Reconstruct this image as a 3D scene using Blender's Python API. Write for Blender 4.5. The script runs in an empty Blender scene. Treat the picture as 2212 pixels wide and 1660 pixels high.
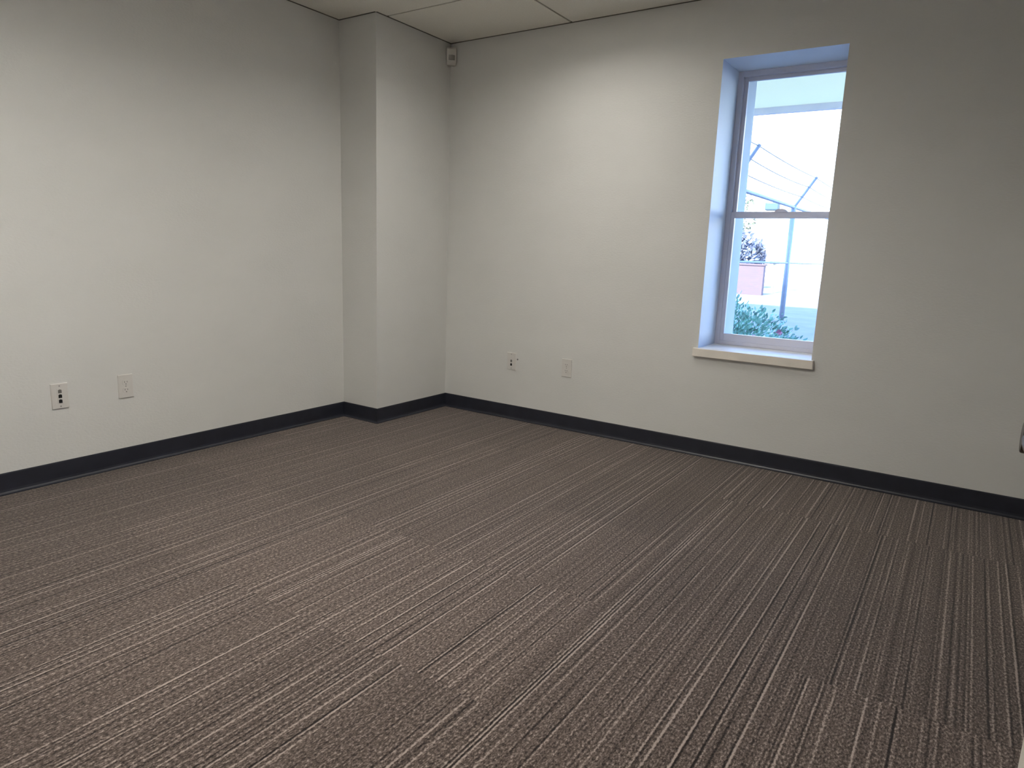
import bpy, bmesh, math, random
from mathutils import Vector, Matrix, Euler

# ------------------------------------------------------------------ camera, light, exposure
SC = bpy.context.scene
COL = SC.collection
IMG_W = 2212.0
FOCAL_PX = 1466.13

cam_data = bpy.data.cameras.new('camera')
cam = bpy.data.objects.new('camera', cam_data)
COL.objects.link(cam)
right = Vector((0.828051, 0.559565, 0.034912))
up = Vector((-0.135693, 0.139602, 0.980866))
fwd = Vector((-0.543985, 0.816944, -0.191526))
m = Matrix((right, up, -fwd)).transposed().to_4x4()
m.translation = Vector((3.13745, -3.82450, 1.14161))
cam.matrix_world = m
cam_data.sensor_fit = 'HORIZONTAL'
cam_data.sensor_width = 36.0
cam_data.lens = 36.0 * FOCAL_PX / IMG_W
cam_data.clip_start = 0.02
cam_data.clip_end = 500
SC.camera = cam

SC.view_settings.view_transform = 'Standard'
SC.view_settings.look = 'None'
SC.view_settings.gamma = 1.0
SC.view_settings.use_curve_mapping = False
SC.view_settings.exposure = 0.1

SUN_ELEV = math.radians(34.8)
world = bpy.data.worlds.new('world')
SC.world = world
world.use_nodes = True
wn = world.node_tree.nodes
wl = world.node_tree.links
wn.clear()
sky = wn.new('ShaderNodeTexSky')
sky.sky_type = 'NISHITA'
sky.sun_disc = False
sky.sun_elevation = SUN_ELEV
sky.sun_rotation = math.pi
sky.air_density = 1.0
sky.dust_density = 0.2
sky.ozone_density = 2.0
bg = wn.new('ShaderNodeBackground')
bg.inputs['Strength'].default_value = 1.7
wout = wn.new('ShaderNodeOutputWorld')
wb_ = wn.new('ShaderNodeMix'); wb_.data_type = 'RGBA'; wb_.blend_type = 'MULTIPLY'; wb_.inputs['Factor'].default_value = 1.0
wl.new(sky.outputs[0], wb_.inputs['A']); wb_.inputs['B'].default_value = (0.84, 0.97, 1.22, 1)   # the camera is balanced for the warm indoor lamps
wl.new(wb_.outputs['Result'], bg.inputs[0])
wl.new(bg.outputs[0], wout.inputs[0])

sun_data = bpy.data.lights.new('sun', 'SUN')
sun_data.energy = 18.0
sun_data.angle = math.radians(0.6)
sun_data.color = (1.0, 0.95, 0.86)
sun = bpy.data.objects.new('sun', sun_data)
COL.objects.link(sun)
sun.rotation_euler = (math.radians(90) - SUN_ELEV, 0, 0)
sun.location = (0, -20, 20)

TROFFER_STRENGTH = 20.5
TROFFER_STRENGTH_REAR = 31.0
TROFFER_COLOR = (1.0, 0.955, 0.88)

rnd = random.Random(7)

# ------------------------------------------------------------------ materials
def mat_base(name, color, rough=0.6, metal=0.0, spec=0.5):
    mt = bpy.data.materials.new(name)
    mt.use_nodes = True
    b = mt.node_tree.nodes['Principled BSDF']
    b.inputs['Base Color'].default_value = (*color, 1)
    b.inputs['Roughness'].default_value = rough
    b.inputs['Metallic'].default_value = metal
    b.inputs['Specular IOR Level'].default_value = spec
    return mt

def add_noise(mt, color, amount=0.08, scale=30.0, bump=0.0, bump_dist=0.001, detail=4.0, stretch=(1, 1, 1), bscale=None):
    """mottle the colour and add a little relief"""
    nt = mt.node_tree; n = nt.nodes; l = nt.links
    b = n['Principled BSDF']
    tc = n.new('ShaderNodeTexCoord')
    mp = n.new('ShaderNodeMapping'); mp.inputs['Scale'].default_value = stretch
    l.new(tc.outputs['Object'], mp.inputs['Vector'])
    no = n.new('ShaderNodeTexNoise'); no.inputs['Scale'].default_value = scale; no.inputs['Detail'].default_value = detail
    l.new(mp.outputs[0], no.inputs['Vector'])
    cr = n.new('ShaderNodeValToRGB')
    cr.color_ramp.elements[0].position = 0.3; cr.color_ramp.elements[1].position = 0.7
    cr.color_ramp.elements[0].color = (*[c * (1 - amount) for c in color], 1)
    cr.color_ramp.elements[1].color = (*[min(1, c * (1 + amount)) for c in color], 1)
    l.new(no.outputs['Fac'], cr.inputs[0]); l.new(cr.outputs[0], b.inputs['Base Color'])
    if bump:
        nb = n.new('ShaderNodeTexNoise'); nb.inputs['Scale'].default_value = bscale or scale * 4; nb.inputs['Detail'].default_value = 3
        l.new(mp.outputs[0], nb.inputs['Vector'])
        bp = n.new('ShaderNodeBump'); bp.inputs['Strength'].default_value = bump; bp.inputs['Distance'].default_value = bump_dist
        l.new(nb.outputs['Fac'], bp.inputs['Height']); l.new(bp.outputs[0], b.inputs['Normal'])
    return mt

def M(name, color, rough=0.6, metal=0.0, spec=0.5, **kw):
    mt = mat_base(name, color, rough, metal, spec)
    return add_noise(mt, color, **kw)

m_wall = M('painted_wall', (0.66, 0.658, 0.637), 0.62, spec=0.35, amount=0.02, scale=2.5, bump=0.5, bump_dist=0.0016, bscale=70, stretch=(1, 1, 1.8))
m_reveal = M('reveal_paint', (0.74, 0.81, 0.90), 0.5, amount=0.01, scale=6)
m_ext = M('painted_render', (0.42, 0.45, 0.50), 0.8, amount=0.04, scale=6, bump=0.3)
m_tile = M('ceiling_tile', (0.80, 0.78, 0.71), 0.9, spec=0.1, amount=0.04, scale=120, bump=0.4, bump_dist=0.001)
m_grid = M('ceiling_grid', (0.34, 0.32, 0.26), 0.5, amount=0.03, scale=10)
m_angle = M('wall_angle_shade', (0.10, 0.095, 0.07), 0.6, amount=0.03, scale=10)  # dark colour paints in the shadow line where the ceiling meets the walls
m_plenum = M('plenum_dark', (0.10, 0.095, 0.08), 0.9, amount=0.05, scale=10)
m_base = M('rubber_base', (0.019, 0.021, 0.031), 0.40, spec=0.5, amount=0.15, scale=14, bump=0.1)
m_sill = M('stone_sill', (0.80, 0.75, 0.68), 0.45, amount=0.05, scale=9)
m_vinyl = M('window_vinyl', (0.70, 0.69, 0.77), 0.35, amount=0.02, scale=8)
m_plate = M('plate_plastic', (0.63, 0.61, 0.58), 0.35, amount=0.02, scale=20)
m_plate_grey = M('jack_grey', (0.16, 0.15, 0.14), 0.4, amount=0.05, scale=20)
m_black = M('jack_black', (0.006, 0.006, 0.006), 0.5, amount=0.05, scale=20)
m_screw = M('screw_metal', (0.35, 0.34, 0.32), 0.4, metal=0.7, amount=0.05, scale=20)
m_sensor = M('sensor_plastic', (0.62, 0.60, 0.56), 0.35, amount=0.02, scale=20)
m_lens = M('sensor_lens', (0.30, 0.29, 0.26), 0.25, amount=0.03, scale=40)
m_door = M('door_paint', (0.62, 0.59, 0.52), 0.45, amount=0.02, scale=4)
m_nickel = M('aged_bronze', (0.085, 0.072, 0.055), 0.33, metal=1.0, amount=0.05, scale=30)
m_beam = M('beam_paint', (0.80, 0.72, 0.70), 0.5, amount=0.03, scale=6)
m_asphalt = M('asphalt', (0.23, 0.22, 0.22), 0.9, amount=0.12, scale=3, bump=0.4, bump_dist=0.01)
m_galv = M('galvanised_steel', (0.34, 0.35, 0.38), 0.5, metal=0.3, amount=0.08, scale=12)
m_wire = M('barbed_wire_steel', (0.16, 0.155, 0.16), 0.5, metal=0.4, amount=0.08, scale=12)
m_brick = mat_base('red_brick', (0.33, 0.13, 0.10), 0.85)
m_ware = mat_base('white_cladding', (0.85, 0.85, 0.84), 0.7)
m_pole = M('weathered_wood', (0.62, 0.58, 0.42), 0.8, amount=0.1, scale=6, stretch=(1, 1, 0.1))
m_box = M('transformer_paint', (0.05, 0.085, 0.10), 0.5, amount=0.05, scale=6)
m_bark = M('bark', (0.10, 0.08, 0.06), 0.9, amount=0.2, scale=20, bump=0.4)
m_leaf_shrub = M('shrub_leaf', (0.23, 0.41, 0.30), 0.5, amount=0.5, scale=8, detail=2)
m_flower = M('flower_petal', (0.60, 0.22, 0.30), 0.6, amount=0.1, scale=20)
m_leaf_tree = M('tree_leaf', (0.15, 0.165, 0.21), 0.6, amount=0.3, scale=1.2)
m_leaf_pale = M('pale_tree_leaf', (0.13, 0.15, 0.09), 0.6, amount=0.3, scale=1.2)

m_louvre = M('louvre_aluminium', (0.42, 0.42, 0.42), 0.5, amount=0.02, scale=8)
# bricks
nt = m_brick.node_tree
bt = nt.nodes.new('ShaderNodeTexBrick'); bt.inputs['Scale'].default_value = 4.5
bt.inputs['Color1'].default_value = (0.135, 0.088, 0.098, 1); bt.inputs['Color2'].default_value = (0.12, 0.085, 0.098, 1)
bt.inputs['Mortar'].default_value = (0.13, 0.105, 0.11, 1)
tcb = nt.nodes.new('ShaderNodeTexCoord'); mpb = nt.nodes.new('ShaderNodeMapping'); mpb.inputs['Rotation'].default_value = (math.pi / 2, 0, 0)
nt.links.new(tcb.outputs['Object'], mpb.inputs['Vector']); nt.links.new(mpb.outputs[0], bt.inputs['Vector'])
nt.links.new(bt.outputs['Color'], nt.nodes['Principled BSDF'].inputs['Base Color'])
# horizontal siding ribs
nt = m_ware.node_tree
wv = nt.nodes.new('ShaderNodeTexWave'); wv.bands_direction = 'Z'; wv.inputs['Scale'].default_value = 1.2
tcw = nt.nodes.new('ShaderNodeTexCoord'); nt.links.new(tcw.outputs['Object'], wv.inputs['Vector'])
bpw = nt.nodes.new('ShaderNodeBump'); bpw.inputs['Strength'].default_value = 0.3
nt.links.new(wv.outputs['Fac'], bpw.inputs['Height']); nt.links.new(bpw.outputs[0], nt.nodes['Principled BSDF'].inputs['Normal'])

# glass pane: clear with a fresnel reflection
m_glass = bpy.data.materials.new('window_glass'); m_glass.use_nodes = True
nt = m_glass.node_tree; nt.nodes.clear()
gt = nt.nodes.new('ShaderNodeBsdfTransparent'); gt.inputs[0].default_value = (0.93, 0.96, 0.97, 1)
gg = nt.nodes.new('ShaderNodeBsdfGlossy'); gg.inputs['Roughness'].default_value = 0.02
gm = nt.nodes.new('ShaderNodeMixShader'); gf = nt.nodes.new('ShaderNodeFresnel'); gf.inputs[0].default_value = 1.25
go = nt.nodes.new('ShaderNodeOutputMaterial')
nt.links.new(gf.outputs[0], gm.inputs[0]); nt.links.new(gt.outputs[0], gm.inputs[1]); nt.links.new(gg.outputs[0], gm.inputs[2]); nt.links.new(gm.outputs[0], go.inputs[0])

# translucent aqua canopy sheet
m_canopy = bpy.data.materials.new('aqua_canopy_sheet'); m_canopy.use_nodes = True
nt = m_canopy.node_tree; nt.nodes.clear()
cd = nt.nodes.new('ShaderNodeBsdfDiffuse'); cd.inputs[0].default_value = (0.88, 0.78, 0.56, 1)
ct = nt.nodes.new('ShaderNodeBsdfTranslucent'); ct.inputs[0].default_value = (0.88, 0.78, 0.56, 1)
cn = nt.nodes.new('ShaderNodeTexNoise'); cn.inputs['Scale'].default_value = 3.0
cmr = nt.nodes.new('ShaderNodeMapRange'); cmr.inputs[3].default_value = 0.72; cmr.inputs[4].default_value = 0.82
cm = nt.nodes.new('ShaderNodeMixShader'); co = nt.nodes.new('ShaderNodeOutputMaterial')
nt.links.new(cn.outputs['Fac'], cmr.inputs[0]); nt.links.new(cmr.outputs[0], cm.inputs[0])
nt.links.new(cd.outputs[0], cm.inputs[1]); nt.links.new(ct.outputs[0], cm.inputs[2]); nt.links.new(cm.outputs[0], co.inputs[0])

# luminous troffer lens
m_lamp = bpy.data.materials.new('troffer_lens'); m_lamp.use_nodes = True
b = m_lamp.node_tree.nodes['Principled BSDF']
b.inputs['Base Color'].default_value = (0.9, 0.9, 0.9, 1)
b.inputs['Emission Color'].default_value = (*TROFFER_COLOR, 1)
b.inputs['Emission Strength'].default_value = TROFFER_STRENGTH

m_lamp_rear = m_lamp.copy(); m_lamp_rear.name = 'troffer_lens_rear'
m_lamp_rear.node_tree.nodes['Principled BSDF'].inputs['Emission Strength'].default_value = TROFFER_STRENGTH_REAR

# carpet tiles: streaks along y, broken at tile seams, with pile speckle
TILE_X, TILE_Y = 0.61, 0.64
m_carpet = bpy.data.materials.new('striped_carpet'); m_carpet.use_nodes = True
nt = m_carpet.node_tree; N = nt.nodes; L = nt.links
pb = N['Principled BSDF']; pb.inputs['Roughness'].default_value = 0.95; pb.inputs['Specular IOR Level'].default_value = 0.12
try:
    pb.inputs['Sheen Weight'].default_value = 0.25
    pb.inputs['Sheen Roughness'].default_value = 0.45
except Exception:
    pass
def math_n(op, a, b_=None, c=None):
    q = N.new('ShaderNodeMath'); q.operation = op
    for i, v in enumerate((a, b_, c)):
        if v is None: continue
        if isinstance(v, (int, float)): q.inputs[i].default_value = v
        else: L.new(v, q.inputs[i])
    return q.outputs[0]
def comb(x, y, z):
    q = N.new('ShaderNodeCombineXYZ')
    for i, v in enumerate((x, y, z)):
        if isinstance(v, (int, float)): q.inputs[i].default_value = v
        else: L.new(v, q.inputs[i])
    return q.outputs[0]
def noise(vec, scale, detail=2.0, rough=0.5):
    q = N.new('ShaderNodeTexNoise'); q.inputs['Scale'].default_value = scale; q.inputs['Detail'].default_value = detail
    q.inputs['Roughness'].default_value = rough; L.new(vec, q.inputs['Vector']); return q.outputs['Fac']
tc = N.new('ShaderNodeTexCoord'); sx = N.new('ShaderNodeSeparateXYZ'); L.new(tc.outputs['Object'], sx.inputs[0])
X, Y = sx.outputs[0], sx.outputs[1]
tx = math_n('FLOOR', math_n('DIVIDE', math_n('ADD', X, 0.19), TILE_X))
ty = math_n('FLOOR', math_n('DIVIDE', math_n('ADD', Y, 10 * TILE_Y), TILE_Y))
wnz = N.new('ShaderNodeTexWhiteNoise'); wnz.noise_dimensions = '2D'; L.new(comb(tx, ty, 0.0), wnz.inputs['Vector'])
rv = wnz.outputs['Value']
offx = math_n('MULTIPLY', math_n('FLOOR', math_n('MULTIPLY', rv, 2.6)), 37.0)
seed = math_n('MULTIPLY', math_n('FLOOR', math_n('MULTIPLY', rv, 1.35)), 173.0)      # some tiles do not line up with their neighbours
def yarn(pitch, k):
    """rows of yarn running along y: every row has its own tone, softly blended into the next and fading along its length"""
    u = math_n('DIVIDE', X, pitch)
    # rows wander by a fraction of their pitch
    u = math_n('ADD', u, math_n('MULTIPLY', noise(comb(math_n('MULTIPLY', X, 20.0), math_n('MULTIPLY', Y, 5.0), k), 1.0, 1.0), 0.35))
    i0 = math_n('FLOOR', u); fr = math_n('SUBTRACT', u, i0)
    def tone(i):
        ws = []
        for d in (0.0, 1.0):
            w = N.new('ShaderNodeTexWhiteNoise'); w.noise_dimensions = '2D'
            L.new(comb(math_n('ADD', math_n('ADD', i, d), seed), k, 0.0), w.inputs['Vector'])
            ws.append(w.outputs['Value'])
        c = math_n('MULTIPLY', math_n('SUBTRACT', ws[0], ws[1]), 0.62)      # a light row is followed by a darker one
        c = math_n('MULTIPLY', math_n('MULTIPLY', c, math_n('ABSOLUTE', c)), 2.0)
        f = noise(comb(math_n('MULTIPLY', i, 7.31), math_n('MULTIPLY', Y, 2.6), k), 1.0, 1.0)
        return math_n('MULTIPLY', c, math_n('MULTIPLY_ADD', f, 2.0, -0.1))
    a, b_ = tone(i0), tone(math_n('ADD', i0, 1.0))
    s2 = math_n('MULTIPLY', math_n('MULTIPLY', fr, fr), math_n('MULTIPLY_ADD', fr, -2.0, 3.0))
    return math_n('ADD', math_n('MULTIPLY', a, math_n('SUBTRACT', 1.0, s2)), math_n('MULTIPLY', b_, s2))
lines = math_n('MULTIPLY', yarn(0.0054, 1.0), 0.30)
dash = noise(comb(math_n('MULTIPLY', X, 190.0), math_n('MULTIPLY', Y, 95.0), 0.0), 1.0, 1.0, 0.6)
pile = noise(comb(X, Y, 0.0), 300.0, 1.0, 0.7)
h = math_n('ADD', lines, math_n('MULTIPLY', dash, 0.42))
h = math_n('ADD', h, math_n('MULTIPLY', pile, 0.22))
h = math_n('ADD', h, 0.18)
cr = N.new('ShaderNodeValToRGB'); L.new(h, cr.inputs[0])
el = cr.color_ramp.elements
el[0].position = 0.37; el[0].color = (0.014, 0.009, 0.007, 1)
el[1].position = 0.63; el[1].color = (0.46, 0.38, 0.335, 1)
e = el.new(0.46); e.color = (0.080, 0.059, 0.048, 1)
e = el.new(0.54); e.color = (0.180, 0.140, 0.119, 1)
tint = math_n('MULTIPLY_ADD', rv, 0.16, 0.63)
vm = N.new('ShaderNodeVectorMath'); vm.operation = 'SCALE'; L.new(cr.outputs[0], vm.inputs[0]); L.new(tint, vm.inputs['Scale'])
L.new(vm.outputs[0], pb.inputs['Base Color'])
bp = N.new('ShaderNodeBump'); bp.inputs['Strength'].default_value = 0.7; bp.inputs['Distance'].default_value = 0.004
L.new(h, bp.inputs['Height']); L.new(bp.outputs[0], pb.inputs['Normal'])

# ------------------------------------------------------------------ mesh helpers
def bm_new(): return bmesh.new()

def box(bm, x0, x1, y0, y1, z0, z1, mi=0):
    vs = [bm.verts.new(p) for p in ((x0, y0, z0), (x1, y0, z0), (x1, y1, z0), (x0, y1, z0), (x0, y0, z1), (x1, y0, z1), (x1, y1, z1), (x0, y1, z1))]
    fs = []
    for idx in ((0, 3, 2, 1), (4, 5, 6, 7), (0, 1, 5, 4), (1, 2, 6, 5), (2, 3, 7, 6), (3, 0, 4, 7)):
        f = bm.faces.new([vs[i] for i in idx]); f.material_index = mi; fs.append(f)
    return vs

def tube(bm, pts, r, seg=10, r_end=None):
    pts = [Vector(p) for p in pts]
    rings = []
    for i, p in enumerate(pts):
        d = (pts[min(i + 1, len(pts) - 1)] - pts[max(i - 1, 0)]).normalized()
        a = d.orthogonal().normalized() if i == 0 else (prev - d * prev.dot(d)).normalized()
        prev = a
        b_ = d.cross(a)
        rr = r if r_end is None else r + (r_end - r) * i / (len(pts) - 1)
        rings.append([bm.verts.new(p + (a * math.cos(2 * math.pi * k / seg) + b_ * math.sin(2 * math.pi * k / seg)) * rr) for k in range(seg)])
    for i in range(len(rings) - 1):
        for k in range(seg):
            bm.faces.new((rings[i][k], rings[i][(k + 1) % seg], rings[i + 1][(k + 1) % seg], rings[i + 1][k]))
    bm.faces.new(rings[0][::-1]); bm.faces.new(rings[-1])

def obj(name, bm, mats, parent=None, bevel=0.0, smooth=False, seg=2):
    bmesh.ops.recalc_face_normals(bm, faces=bm.faces)
    me = bpy.data.meshes.new(name); bm.to_mesh(me); bm.free()
    for mt in (mats if isinstance(mats, (list, tuple)) else [mats]): me.materials.append(mt)
    o = bpy.data.objects.new(name, me); COL.objects.link(o)
    if parent: o.parent = parent
    if smooth:
        for p in me.polygons: p.use_smooth = True
    if bevel:
        md = o.modifiers.new('bevel', 'BEVEL'); md.width = bevel; md.segments = seg; md.limit_method = 'ANGLE'; md.angle_limit = math.radians(40)
    return o

def struct(name, bm, mats, **kw):
    o = obj(name, bm, mats, **kw); o['kind'] = 'structure'; return o

def tag(o, label, cat, group=None):
    o['label'] = label; o['category'] = cat
    if group: o['group'] = group
    return o

def empty(name, loc, rot=(0, 0, 0)):
    o = bpy.data.objects.new(name, None); COL.objects.link(o)
    o.location = loc; o.rotation_euler = rot; o.empty_display_size = 0.05
    return o

# ------------------------------------------------------------------ dimensions
H = 2.5
PX, PY = 0.315, 0.6993           # pillar size
XL, XR = -0.315, 3.75            # side walls
YF = -3.79                       # wall with the doorway
WX0, WX1, WZ0, WZ1 = 1.869, 2.481, 0.635, 2.187
WD = 0.29
TOP = 2.9
ROOF = 8.0
GZ = 0.18                        # ground outside

# ------------------------------------------------------------------ room shell
bm = bm_new(); box(bm, XL - 0.15, XR + 0.15, YF - 2.0, 0.34, -0.12, 0.0)
floor = struct('floor', bm, m_carpet)

# window wall: inner leaf with the deep reveal, outer leaf with a tighter opening
def wall_with_hole(bm, x0, x1, y0, y1, z0, z1, hx0, hx1, hz0, hz1, mi):
    box(bm, x0, hx0, y0, y1, z0, z1, mi)
    box(bm, hx1, x1, y0, y1, z0, z1, mi)
    box(bm, hx0, hx1, y0, y1, z0, hz0, mi)
    box(bm, hx0, hx1, y0, y1, hz1, z1, mi)
bm = bm_new()
wall_with_hole(bm, XL - 0.15, XR + 0.15, 0, 0.34, 0, TOP, WX0, WX1, WZ0 - 0.05, WZ1, 0)
wall_with_hole(bm, XL - 0.15, XR + 0.15, 0.34, 0.54, 0, TOP, 1.905, 2.445, 0.655, 2.30, 1)
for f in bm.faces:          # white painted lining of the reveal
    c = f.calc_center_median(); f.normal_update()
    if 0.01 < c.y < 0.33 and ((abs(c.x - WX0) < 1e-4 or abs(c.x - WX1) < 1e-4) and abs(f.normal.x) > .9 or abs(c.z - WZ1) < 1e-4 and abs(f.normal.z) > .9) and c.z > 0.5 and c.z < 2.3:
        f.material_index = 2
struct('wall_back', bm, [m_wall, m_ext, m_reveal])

bm = bm_new(); box(bm, XL - 0.15, XL, YF - 0.12, 0, 0, TOP); struct('wall_left', bm, m_wall)
bm = bm_new(); box(bm, XR, XR + 0.15, YF - 0.12, 0, 0, TOP); struct('wall_right', bm, m_wall)
bm = bm_new(); box(bm, XL, 0, -PY, 0, 0, H + 0.02); struct('wall_pillar', bm, m_wall)
# wall with the doorway the camera stands in
DX0, DX1, DH = 2.345, 3.265, 2.05
bm = bm_new()
box(bm, XL, DX0, YF - 0.12, YF, 0, TOP); box(bm, DX1, XR, YF - 0.12, YF, 0, TOP); box(bm, DX0, DX1, YF - 0.12, YF, DH, TOP)
struct('wall_front', bm, m_wall)
bm = bm_new()
box(bm, 1.9, 2.0, -5.6, YF - 0.12, 0, TOP); box(bm, 3.8, 3.9, -5.6, YF - 0.12, 0, TOP); box(bm, 1.9, 3.9, -5.7, -5.6, 0, TOP); box(bm, 1.9, 3.9, -5.7, YF - 0.12, 2.5, TOP)
struct('wall_corridor', bm, m_wall)

# suspended ceiling: tiles hung in a grid, a narrow dark reveal round every tile
GX0, GY = 0.932, 0.61
bm = bm_new()
box(bm, XL, XR, YF, 0, H + 0.16, TOP, 1)
xs = [XL, -0.288, GX0, GX0 + 1.22, GX0 + 2.44, XR]
ys = [0]
while ys[-1] - GY > YF: ys.append(ys[-1] - GY)
ys.append(YF)
g = 0.007
troffer_cells = [(GX0, GX0 + 0.61, -2 * GY, -GY), (GX0, GX0 + 1.22, -5 * GY, -4 * GY)]
def is_troffer(x0, x1, y0, y1):
    for a, b_, c, d in troffer_cells:
        if abs(y0 - c) < .05:
            if abs(x0 - a) < .05 and abs(x1 - b_) < .05: return 'full'
            if abs(x0 - a) < .05: return 'left'
            if abs(x1 - b_) < .05: return 'right'
    return None
for i in range(len(xs) - 1):
    for j in range(len(ys) - 1):
        x0, x1, y1, y0 = xs[i], xs[i + 1], ys[j], ys[j + 1]
        if x1 - x0 < 0.05:
            x1 = x0 + 0.02
            continue
        if i == 1: x0 = XL
        side = is_troffer(x0, x1, y0, y1)
        if side == 'full': continue
        if side == 'left': x0 += 0.61
        if side == 'right': x1 -= 0.61       # square light panel, the rest of the cell is a half tile
        box(bm, x0 + g, x1 - g, y0 + g, y1 - g, H, H + 0.03, 0)
ceiling = struct('ceiling', bm, [m_tile, m_plenum])
bm = bm_new()
for x in xs[2:5]: box(bm, x - 0.0075, x + 0.0075, YF, -0.008, H + 0.004, H + 0.034)
for a, b_, c, d in troffer_cells[:1]: box(bm, GX0 + 0.61 - 0.0075, GX0 + 0.61 + 0.0075, c + 0.0075, d - 0.0075, H + 0.004, H + 0.032)
for y in ys[1:-1]: box(bm, XL + 0.008, XR - 0.008, y - 0.0075, y + 0.0075, H + 0.004, H + 0.033)
# wall angle
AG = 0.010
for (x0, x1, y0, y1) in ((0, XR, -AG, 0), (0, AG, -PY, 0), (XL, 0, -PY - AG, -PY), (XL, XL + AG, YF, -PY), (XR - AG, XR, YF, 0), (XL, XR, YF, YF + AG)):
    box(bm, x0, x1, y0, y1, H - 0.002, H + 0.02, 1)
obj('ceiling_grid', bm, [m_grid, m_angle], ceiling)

LOUVRE = 0.053
def troffer(x0, x1, y0, y1, label, lens):
    t = empty('ceiling_light', ((x0 + x1) / 2, (y0 + y1) / 2, H))
    tag(t, label, 'light', 'ceiling light panels')
    hx, hy = (x1 - x0) / 2 - g, (y1 - y0) / 2 - g
    b1 = bm_new()
    box(b1, -hx, hx, -hy, -hy + 0.03, 0, 0.03); box(b1, -hx, hx, hy - 0.03, hy, 0, 0.03)
    box(b1, -hx, -hx + 0.03, -hy + 0.03, hy - 0.03, 0, 0.03); box(b1, hx - 0.03, hx, -hy + 0.03, hy - 0.03, 0, 0.03)
    obj('frame', b1, m_plate, t)
    ix, iy = hx - 0.03, hy - 0.03
    b3 = bm_new()      # open-bottomed housing and parabolic-style louvre cells
    box(b3, -ix - 0.01, -ix, -iy, iy, 0.03, 0.13); box(b3, ix, ix + 0.01, -iy, iy, 0.03, 0.13)
    box(b3, -ix, ix, -iy - 0.01, -iy, 0.03, 0.13); box(b3, -ix, ix, iy, iy + 0.01, 0.03, 0.13)
    obj('housing', b3, m_louvre, t)
    b3 = bm_new()
    nx = 7 if ix > 0.4 else 3
    for k in range(1, nx): x = -ix + 2 * ix * k / nx; box(b3, x - 0.0015, x + 0.0015, -iy, iy, 0.01, LOUVRE)
    for k in range(1, 3): y = -iy + 2 * iy * k / 3; box(b3, -ix, ix, y - 0.0015, y + 0.0015, 0.01, LOUVRE)
    obj('louvre', b3, m_louvre, t)
    b2 = bm_new(); box(b2, -ix, ix, -iy, iy, LOUVRE + 0.005, LOUVRE + 0.012)
    obj('diffuser', b2, lens, t)
troffer(*troffer_cells[0], 'recessed square ceiling light panel nearest the window wall', m_lamp)
troffer(*troffer_cells[1], 'recessed rectangular ceiling light panel farthest from the window wall', m_lamp_rear)

# rubber cove base swept along the walls with mitred corners
PROF = [(-0.001, 0.0), (0.017, 0.0), (0.017, 0.0025), (0.010, 0.0055), (0.006, 0.012), (0.0045, 0.022), (0.004, 0.092), (0.003, 0.0965), (0.0015, 0.0978), (-0.001, 0.0978)]
def base_run(name, p, q, n, mp, mq):
    """p, q ends in plan; n room-side normal; mp/mq: +1 shift along run per unit offset (mitre), at each end"""
    d = (Vector(q) - Vector(p)).normalized()
    b1 = bm_new(); A = []; B = []
    for o, z in PROF:
        a = Vector(p) + Vector(n) * o + d * (mp * o); c = Vector(q) + Vector(n) * o - d * (mq * o)
        A.append(b1.verts.new((a.x, a.y, z))); B.append(b1.verts.new((c.x, c.y, z)))
    k = len(PROF)
    for i in range(k): b1.faces.new((A[i], A[(i + 1) % k], B[(i + 1) % k], B[i]))
    b1.faces.new(A); b1.faces.new(B[::-1])
    return struct(name, b1, m_base)
base_run('baseboard_back', (0, 0), (XR, 0), (0, -1), 1, 1)
base_run('baseboard_pillar_right', (0, -PY), (0, 0), (1, 0), -1, 1)
base_run('baseboard_pillar_left', (XL, -PY), (0, -PY), (0, -1), 1, -1)
base_run('baseboard_left', (XL, YF), (XL, -PY), (1, 0), 1, 1)
base_run('baseboard_right', (XR, YF), (XR, 0), (-1, 0), 1, 1)
base_run('baseboard_front', (XL, YF), (DX0 - 0.05, YF), (0, 1), 1, 0)

# ------------------------------------------------------------------ window
win = empty('window_1', ((WX0 + WX1) / 2, WD, WZ0)); win['kind'] = 'structure'
OX, OY, OZ = (WX0 + WX1) / 2, WD, WZ0
def wb(b1, x0, x1, y0, y1, z0, z1): return box(b1, x0 - OX, x1 - OX, y0 - OY, y1 - OY, z0 - OZ, z1 - OZ)
FW = 0.030
b1 = bm_new()     # outer frame
wb(b1, WX0, WX0 + FW, WD, 0.34, WZ0, WZ1); wb(b1, WX1 - FW, WX1, WD, 0.34, WZ0, WZ1)
wb(b1, WX0 + FW, WX1 - FW, WD, 0.34, WZ1 - FW, WZ1); wb(b1, WX0 + FW, WX1 - FW, WD, 0.34, WZ0, WZ0 + 0.022)
obj('window_frame', b1, m_vinyl, win, bevel=0.002)
ZM = 1.398
def sash(name, y0, y1, z0, z1, bot, top, stile=0.022):
    b1 = bm_new(); x0, x1 = WX0 + FW, WX1 - FW
    wb(b1, x0, x0 + stile, y0, y1, z0, z1); wb(b1, x1 - stile, x1, y0, y1, z0, z1)
    wb(b1, x0 + stile, x1 - stile, y0, y1, z0, z0 + bot); wb(b1, x0 + stile, x1 - stile, y0, y1, z1 - top, z1)
    s = obj(name, b1, m_vinyl, win, bevel=0.002)
    b2 = bm_new(); ym = (y0 + y1) / 2
    wb(b2, x0 + stile, x1 - stile, ym - 0.002, ym + 0.002, z0 + bot, z1 - top)
    obj('pane', b2, m_glass, s)
    return s
sash('upper_sash', WD + 0.026, WD + 0.046, ZM - 0.018, WZ1 - FW, 0.034, 0.020)
lower = sash('lower_sash', WD + 0.003, WD + 0.024, WZ0 + 0.022, ZM + 0.018, 0.044, 0.036)
b1 = bm_new()
lx = 2.178 - OX; lz = ZM + 0.018 - OZ
ring = 14
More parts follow.
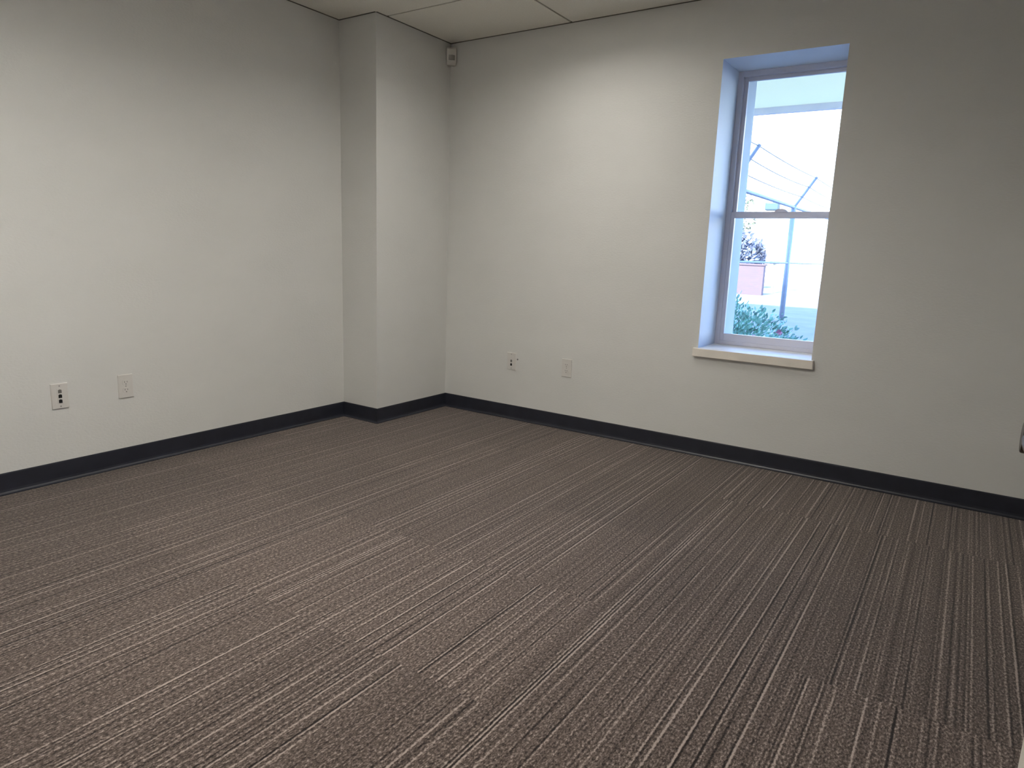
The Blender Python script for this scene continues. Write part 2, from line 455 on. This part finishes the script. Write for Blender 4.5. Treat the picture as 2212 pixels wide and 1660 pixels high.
lo = [b1.verts.new((lx + 0.036 * math.cos(math.pi * k / ring), -0.006 + 0.003, lz - 0.004 + 0.020 * math.sin(math.pi * k / ring))) for k in range(ring + 1)]
hi = [b1.verts.new((v.co.x, 0.020, v.co.z)) for v in lo]
for k in range(ring): b1.faces.new((lo[k], lo[k + 1], hi[k + 1], hi[k]))
b1.faces.new(lo); b1.faces.new(hi[::-1]); b1.faces.new((lo[0], hi[0], hi[-1], lo[-1]))
obj('sash_lock', b1, m_vinyl, lower, bevel=0.001)
# stool with a thick nose
b1 = bm_new()
wb(b1, WX0 + 0.0005, WX1 - 0.0005, 0.0, WD, WZ0 - 0.049, WZ0)
wb(b1, 1.845, 2.495, -0.024, 0.0, 0.587, WZ0)
sill = obj('window_sill', b1, m_sill, win, bevel=0.003)

# ------------------------------------------------------------------ wall plates
PW, PHT, PT = 0.074, 0.120, 0.006
def plate_body(parent):
    b1 = bm_new(); vs = box(b1, -PW / 2, PW / 2, -PT, 0, -PHT / 2, PHT / 2)
    for v in vs:
        if v.co.y < -PT / 2: v.co.x *= 0.94; v.co.z *= 0.965
    return obj('plate', b1, m_plate, parent, bevel=0.0012)
def disc(name, r, d, x, z, y, mt, parent, seg=16):
    b1 = bm_new(); tube(b1, [(x, y, z), (x, y - d, z)], r, seg); return obj(name, b1, mt, parent)
def data_plate(loc, rz, label, ports):
    t = empty('data_plate', loc, (0, 0, rz)); tag(t, label, 'wall plate')
    plate_body(t)
    b1 = bm_new(); box(b1, -0.0125, 0.0125, -PT - 0.0015, -PT, -0.036, 0.036); obj('port_insert', b1, m_plate, t, bevel=0.0008)
    for z, mt in ports:
        b2 = bm_new(); box(b2, -0.0075, 0.0075, -PT - 0.0022, -PT - 0.0010, z - 0.0075, z + 0.0075)
        box(b2, -0.004, 0.004, -PT - 0.0022, -PT - 0.0010, z + 0.0075, z + 0.0095)
        obj('network_port', b2, mt, t)
    for z in (-0.048, 0.048): disc('screw', 0.0032, 0.0012, 0, z, -PT, m_screw, t)
    return t
def outlet(loc, rz, label):
    t = empty('power_outlet', loc, (0, 0, rz)); tag(t, label, 'outlet')
    plate_body(t)
    for s in (-1, 1):
        b1 = bm_new(); n = 20; r = 0.0172
        pts = []
        for k in range(n):
            a = 2 * math.pi * k / n; pts.append((r * math.cos(a), max(-0.0135, min(0.0135, r * math.sin(a)))))
        f = [b1.verts.new((x, -PT - 0.002, z + s * 0.0195)) for x, z in pts]; k2 = [b1.verts.new((x, -PT + 0.001, z + s * 0.0195)) for x, z in pts]
        b1.faces.new(f); b1.faces.new(k2[::-1])
        for k in range(n): b1.faces.new((f[k], f[(k + 1) % n], k2[(k + 1) % n], k2[k]))
        rc = obj('receptacle', b1, m_plate, t)
        b2 = bm_new()
        for x, hh in ((-0.0063, 0.0045), (0.0063, 0.0036)): box(b2, x - 0.0011, x + 0.0011, -PT - 0.0026, -PT - 0.0015, s * 0.0195 + 0.003 - hh, s * 0.0195 + 0.003 + hh)
        tube(b2, [(0, -PT - 0.0015, s * 0.0195 - 0.008), (0, -PT - 0.0026, s * 0.0195 - 0.008)], 0.0026, 10)
        obj('slots', b2, m_plate_grey, rc)
    disc('screw', 0.003, 0.0012, 0, 0, -PT, m_screw, t)
    return t
QL = math.radians(90)     # plates on the left wall face +x
data_plate((XL, -2.431, 0.409), QL, 'off-white data plate with a vertical row of dark ports on left wall', ((0.022, m_plate_grey), (-0.001, m_black), (-0.025, m_black)))
outlet((XL, -2.132, 0.413), QL, 'off-white power outlet beside the data plate on left wall')
data_plate((0.583, 0, 0.404), 0, 'small data plate with two dark ports on window wall nearest the corner', ((0.002, m_plate_grey), (-0.023, m_black)))
outlet((1.015, 0, 0.410), 0, 'off-white power outlet on window wall between the data plate and window')
t = empty('wall_screw', (0.630, 0, 0.421)); tag(t, 'tiny dark screw head in window wall just right of data plate', 'screw')
disc('screw_head', 0.0055, 0.003, 0, 0, 0.001, m_plate_grey, t)

# ------------------------------------------------------------------ motion sensor in the corner
t = empty('motion_sensor', (0.012, -0.012, 2.352), (0, 0, math.radians(45)))
tag(t, 'off-white motion sensor mounted high in the corner under the ceiling', 'sensor')
b1 = bm_new()
prof = [(0.0, 0.0), (-0.018, 0.006), (-0.040, 0.030), (-0.047, 0.062), (-0.046, 0.100), (-0.036, 0.112), (0.0, 0.114)]
Lv = [b1.verts.new((-0.033, y, z)) for y, z in prof]; Rv = [b1.verts.new((0.033, y, z)) for y, z in prof]
b1.faces.new(Lv); b1.faces.new(Rv[::-1])
for k in range(len(prof)): b1.faces.new((Lv[k], Lv[(k + 1) % len(prof)], Rv[(k + 1) % len(prof)], Rv[k]))
obj('sensor_housing', b1, m_sensor, t, bevel=0.006, seg=3)
b1 = bm_new(); n = 8
A = []; B = []
for k in range(n + 1):
    x = -0.021 + 0.042 * k / n; bulge = 0.006 * (1 - (x / 0.021) ** 2)
    A.append(b1.verts.new((x, -0.0415 - bulge, 0.032))); B.append(b1.verts.new((x, -0.0470 - bulge, 0.062)))
A2 = [b1.verts.new((v.co.x, -0.036, 0.032)) for v in A]; B2 = [b1.verts.new((v.co.x, -0.036, 0.062)) for v in B]
for k in range(n):
    b1.faces.new((A[k], A[k + 1], B[k + 1], B[k])); b1.faces.new((A2[k], A2[k + 1], A[k + 1], A[k])); b1.faces.new((B2[k], B2[k + 1], B[k + 1], B[k]))
    b1.faces.new((A2[k], A2[k + 1], B2[k + 1], B2[k]))
b1.faces.new((A[0], B[0], B2[0], A2[0])); b1.faces.new((A[-1], B[-1], B2[-1], A2[-1]))
obj('sensor_lens', b1, m_lens, t)
b1 = bm_new(); box(b1, -0.020, 0.020, -0.006, 0.012, 0.02, 0.095); obj('mounting_bracket', b1, m_sensor, t)

# ------------------------------------------------------------------ open door beside the camera
XF, YE = 3.2600, -2.877
door = empty('door_1', (XF + 0.0225, -3.785, 0.0)); door['kind'] = 'structure'
dx, dy = XF + 0.0225, -3.785
b1 = bm_new(); box(b1, XF - dx, XF + 0.045 - dx, 0.0, YE - dy, 0.008, 2.035); obj('door_leaf', b1, m_door, door, bevel=0.002)
b1 = bm_new()
hy, hz = YE - 0.065 - dy, 0.968
x_face = XF - dx
tube(b1, [(x_face, hy, hz), (x_face - 0.009, hy, hz)], 0.032, 24)
tube(b1, [(x_face - 0.008, hy, hz), (x_face - 0.040, hy, hz)], 0.011, 16)
tube(b1, [(x_face - 0.038, hy, hz), (x_face - 0.059, hy, hz)], 0.0175, 24)
tube(b1, [(x_face - 0.051, hy - 0.012, hz), (x_face - 0.052, hy - 0.05, hz), (x_face - 0.048, hy - 0.115, hz - 0.002)], 0.009, 14, 0.008)
obj('door_handle', b1, m_nickel, door, bevel=0.002)
b1 = bm_new(); box(b1, 0.0225 - 0.0355, 0.0225 - 0.0095, YE - dy - 0.001, YE - dy + 0.0015, 0.94, 1.0); obj('latch_plate', b1, m_nickel, door)
b1 = bm_new()
for z in (0.25, 1.0, 1.8): tube(b1, [(-0.028, -0.002, z - 0.045), (-0.028, -0.002, z + 0.045)], 0.007, 10)
obj('hinge', b1, m_nickel, door)
b1 = bm_new()
box(b1, DX0 - 0.05, DX0 + 0.005, YF - 0.13, YF + 0.012, 0, DH + 0.05); box(b1, DX1 - 0.005, DX1 + 0.05, YF - 0.13, YF - 0.02, 0, DH + 0.05)
box(b1, DX0 + 0.005, DX1 - 0.005, YF - 0.13, YF + 0.012, DH - 0.005, DH + 0.05)
struct('trim_1', b1, m_door)

# ------------------------------------------------------------------ the building around the room
b1 = bm_new()
box(b1, -9, XL - 0.15, 0.34, 0.54, -0.1, ROOF); box(b1, XR + 0.15, 13, 0.34, 0.54, -0.1, ROOF); box(b1, XL - 0.15, XR + 0.15, 0.34, 0.54, TOP, ROOF)
struct('wall_facade', b1, m_ext)
b1 = bm_new(); box(b1, -9, 13, -12, 0.34, TOP + 0.02, TOP + 0.25); struct('ceiling_slab', b1, m_ext)
b1 = bm_new(); box(b1, -120, 120, 0.54, 160, GZ - 0.3, GZ); struct('ground', b1, m_asphalt)

# aqua canopy over the window
cy0, cy1, cz = 0.54, 1.88, 2.30
t = empty('window_canopy', (2.1, cy0, cz)); tag(t, 'pale aqua sheet canopy projecting over the outside of the window', 'canopy')
b1 = bm_new(); box(b1, -1.1, 1.1, 0, cy1 - cy0, 0, 0.004); obj('canopy_sheet', b1, m_canopy, t)
b1 = bm_new(); box(b1, -1.1, 1.1, cy1 - cy0 - 0.03, cy1 - cy0 + 0.01, -0.048, 0.012); obj('front_beam', b1, m_beam, t, bevel=0.003)
for s in (-1, 1):
    b1 = bm_new(); box(b1, s * 1.1 - 0.015, s * 1.1 + 0.015, 0, cy1 - cy0, -0.03, 0.012); obj('side_rail', b1, m_galv, t)

# ------------------------------------------------------------------ fence with barbed wire
FX = 0.57; RAIL = 2.0; MID = 1.115
t = empty('security_fence', (FX, 0.95, GZ)); tag(t, 'galvanised steel fence with angled arms carrying barbed wire outside the window', 'fence')
def fy(y): return y - 0.95
b1 = bm_new(); tube(b1, [(0, 0, RAIL - GZ), (0, fy(21.8), RAIL - GZ)], 0.026, 10); obj('top_rail', b1, m_galv, t, smooth=True)
b1 = bm_new(); tube(b1, [(0, 0, MID - GZ), (0, fy(21.8), MID - GZ)], 0.016, 10); obj('middle_rail', b1, m_galv, t, smooth=True)
for y in (0.95, 4.57, 8.0, 11.43, 14.86, 18.3, 21.7):
    b1 = bm_new(); tube(b1, [(0, fy(y), -0.05), (0, fy(y), RAIL - GZ + 0.03)], 0.040, 12); p = obj('fence_post', b1, m_galv, t, smooth=True)
    b1 = bm_new(); tube(b1, [(0.01, fy(y), RAIL - GZ), (0.30, fy(y), RAIL - GZ + 0.46)], 0.023, 8); obj('arm', b1, m_galv, p)
for k, (f, sag) in enumerate(((0.96, 0.02), (0.66, 0.03), (0.34, 0.02))):
    b1 = bm_new(); ps = []
    yy = 0.95
    px_, pz_ = 0.01 + 0.29 * f, RAIL - GZ + 0.46 * f
    posts = (0.95, 4.57, 8.0, 11.43, 14.86, 18.3, 21.7)
    for a, c in zip(posts, posts[1:]):
        for i in range(8):
            u = i / 8; ps.append((px_, fy(a + (c - a) * u), pz_ - sag * 4 * u * (1 - u)))
    ps.append((px_, fy(21.7), pz_))
    tube(b1, ps, 0.007, 5)
    y = 1.0
    while y < 16:
        a0 = rnd.uniform(0, 3.14)
        # barb sits on the wire
        for a, c in zip(posts, posts[1:]):
            if a <= y <= c: u = (y - a) / (c - a); zz = pz_ - sag * 4 * u * (1 - u)
        for da in (0, 1.6):
            dxx, dzz = 0.018 * math.cos(a0 + da), 0.018 * math.sin(a0 + da)
            tube(b1, [(px_ - dxx, fy(y), zz - dzz), (px_ + dxx, fy(y) + 0.01, zz + dzz)], 0.0018, 4)
        y += 0.14
    obj('barbed_wire', b1, m_wire, t)

# ------------------------------------------------------------------ plants
def leaf(bm, p, s, ax, mi=0, w=0.45):
    """one bent leaf: 6 vertices"""
    d = Vector(ax).normalized(); side = d.cross(Vector((rnd.uniform(-1, 1), rnd.uniform(-1, 1), rnd.uniform(-1, 1)))).normalized(); nrm = d.cross(side)
    q = [p, p + d * s * 0.35 + side * s * w * .5, p + d * s * 0.75 + side * s * w * .35 - nrm * s * .08, p + d * s - nrm * s * .2,
         p + d * s * 0.75 - side * s * w * .35 - nrm * s * .08, p + d * s * 0.35 - side * s * w * .5]
    v = [bm.verts.new(x) for x in q]
    for idx in ((0, 1, 5), (1, 2, 4, 5), (2, 3, 4)):
        f = bm.faces.new([v[i] for i in idx]); f.material_index = mi

def shrub(loc, rx, ry, rz_, n, size, label):
    t = empty('flowering_shrub', loc); tag(t, label, 'shrub')
    b1 = bm_new(); stems = bm_new()
    for k in range(9):
        a = rnd.uniform(0, 6.28); r = rnd.uniform(0.2, 0.7)
        tube(stems, [(0, 0, -0.02), (math.cos(a) * rx * r * .5, math.sin(a) * ry * r * .5, rz_ * .4), (math.cos(a) * rx * r, math.sin(a) * ry * r, rz_ * .85 * (1 - .3 * r))], 0.008, 5, 0.003)
    for k in range(n):
        while True:
            u = Vector((rnd.uniform(-1, 1), rnd.uniform(-1, 1), rnd.uniform(0, 1)))
            if u.length < 1: break
        if u.length < 0.45: u = u.normalized() * rnd.uniform(.45, 1)
        lump = 1 + 0.18 * math.sin(u.x * 7 + 1) * math.cos(u.y * 6) + rnd.uniform(-.05, .05)
        p = Vector((u.x * rx * lump, u.y * ry * lump, u.z * rz_ * lump))
        leaf(b1, p, size * rnd.uniform(.6, 1.3), (u.x + rnd.uniform(-.6, .6), u.y + rnd.uniform(-.6, .6), u.z + rnd.uniform(-.3, .8)))
    for k in range(max(3, n // 200)):
        a = rnd.uniform(3.4, 6.0); r = rnd.uniform(.55, 1.0)
        z = rnd.uniform(.1, .6)
        c = Vector((math.cos(a) * rx * r * .95, math.sin(a) * ry * 1.0, rz_ * z))
        fl = bm_new()
        for j in range(6):
            aa = j * 1.047; leaf(fl, c, 0.035, (math.cos(aa), -.5, math.sin(aa)), w=0.8)
        obj('flower', fl, m_flower, t)
    obj('foliage', b1, m_leaf_shrub, t); obj('stems', stems, m_bark, t)
    return t
shrub((1.05, 3.05, GZ), 0.78, 0.60, 0.56, 4200, 0.048, 'dense green shrub with pink flowers below the window outside')
shrub((2.02, 2.0, GZ), 0.20, 0.20, 0.26, 420, 0.045, 'low green shrub nearest the glass at the right')

def tree(loc, crown_c, crown_r, n, size, mt, label):
    t = empty('leafy_tree', loc); tag(t, label, 'tree')
    tr = bm_new(); c = Vector(crown_c)
    tube(tr, [(0, 0, -0.1), (0.02, 0, c.z * .5), (c.x, c.y, c.z)], 0.11, 9, 0.04)
    for k in range(8):
        a = k * 0.785; e_ = Vector((math.cos(a) * crown_r[0] * .6, math.sin(a) * crown_r[1] * .6, crown_r[2] * rnd.uniform(-.1, .6)))
        tube(tr, [Vector((0.0, 0, c.z * .55)), c * .9 + e_ * .5 - Vector((0, 0, .1)), c + e_], 0.035, 6, 0.01)
    obj('trunk', tr, m_bark, t)
    b1 = bm_new()
    lumps = [(Vector((rnd.gauss(0, .5), rnd.gauss(0, .5), rnd.gauss(0, .5))), rnd.uniform(.35, .6)) for k in range(22)]
    for k in range(n):
        lc, lr = lumps[k % len(lumps)]
        v = Vector((rnd.gauss(0, 1), rnd.gauss(0, 1), rnd.gauss(0, 1))).normalized() * lr * rnd.uniform(.5, 1)
        q = lc + v
        if q.length > 1: q = q.normalized() * rnd.uniform(.85, 1)
        p = c + Vector((q.x * crown_r[0], q.y * crown_r[1], q.z * crown_r[2]))
        leaf(b1, p, size * rnd.uniform(.6, 1.3), (v.x, v.y, v.z + rnd.uniform(-.4, .4)), w=.6)
    obj('crown', b1, mt, t)
tree((-4.7, 20.5, GZ), (0, 0, 1.15), (1.75, 1.3, 1.15), 15000, 0.15, m_leaf_tree, 'rounded dark tree rising behind the low brick wall')
tree((-6.3, 25.5, GZ), (0, 0, 2.85), (1.9, 1.2, 1.2), 2600, 0.15, m_leaf_pale, 'taller pale sparse tree farthest back behind the rounded tree')

# low brick wall
b1 = bm_new(); box(b1, -9.0, -1.75, 15.9, 16.1, GZ - 0.05, 1.0); box(b1, -9.0, -1.72, 15.87, 16.13, 1.0, 1.04)
tag(obj('brick_wall', b1, m_brick), 'low red brick wall beyond the fence in front of the rounded tree', 'wall')

# utility pole
t = empty('utility_pole', (-1.90, 17.7, GZ)); tag(t, 'slim pale utility pole carrying a blue-grey box beyond the fence', 'pole')
b1 = bm_new(); tube(b1, [(0, 0, -0.05), (0.02, 0, 3.2)], 0.045, 10, 0.035); obj('pole', b1, m_pole, t, smooth=True)
b1 = bm_new(); box(b1, -0.42, -0.03, -0.16, 0.10, 2.42, 2.66); obj('equipment_box', b1, m_box, t, bevel=0.04, seg=3)
b1 = bm_new(); box(b1, -0.13, 0.13, -0.12, 0.0, 0.87, 0.95); obj('meter_box', b1, m_plate_grey, t, bevel=0.02)

# warehouse far behind
wh = empty('warehouse', (-2, 34, GZ)); tag(wh, 'long white sunlit warehouse filling the background beyond the fence', 'building')
b1 = bm_new(); box(b1, -30, 34, 0, 14, -0.05, 9.5); obj('cladding', b1, m_ware, wh)
b1 = bm_new(); box(b1, -30.2, 34.2, -0.2, 14.2, 9.5, 9.8); obj('roof', b1, m_galv, wh)
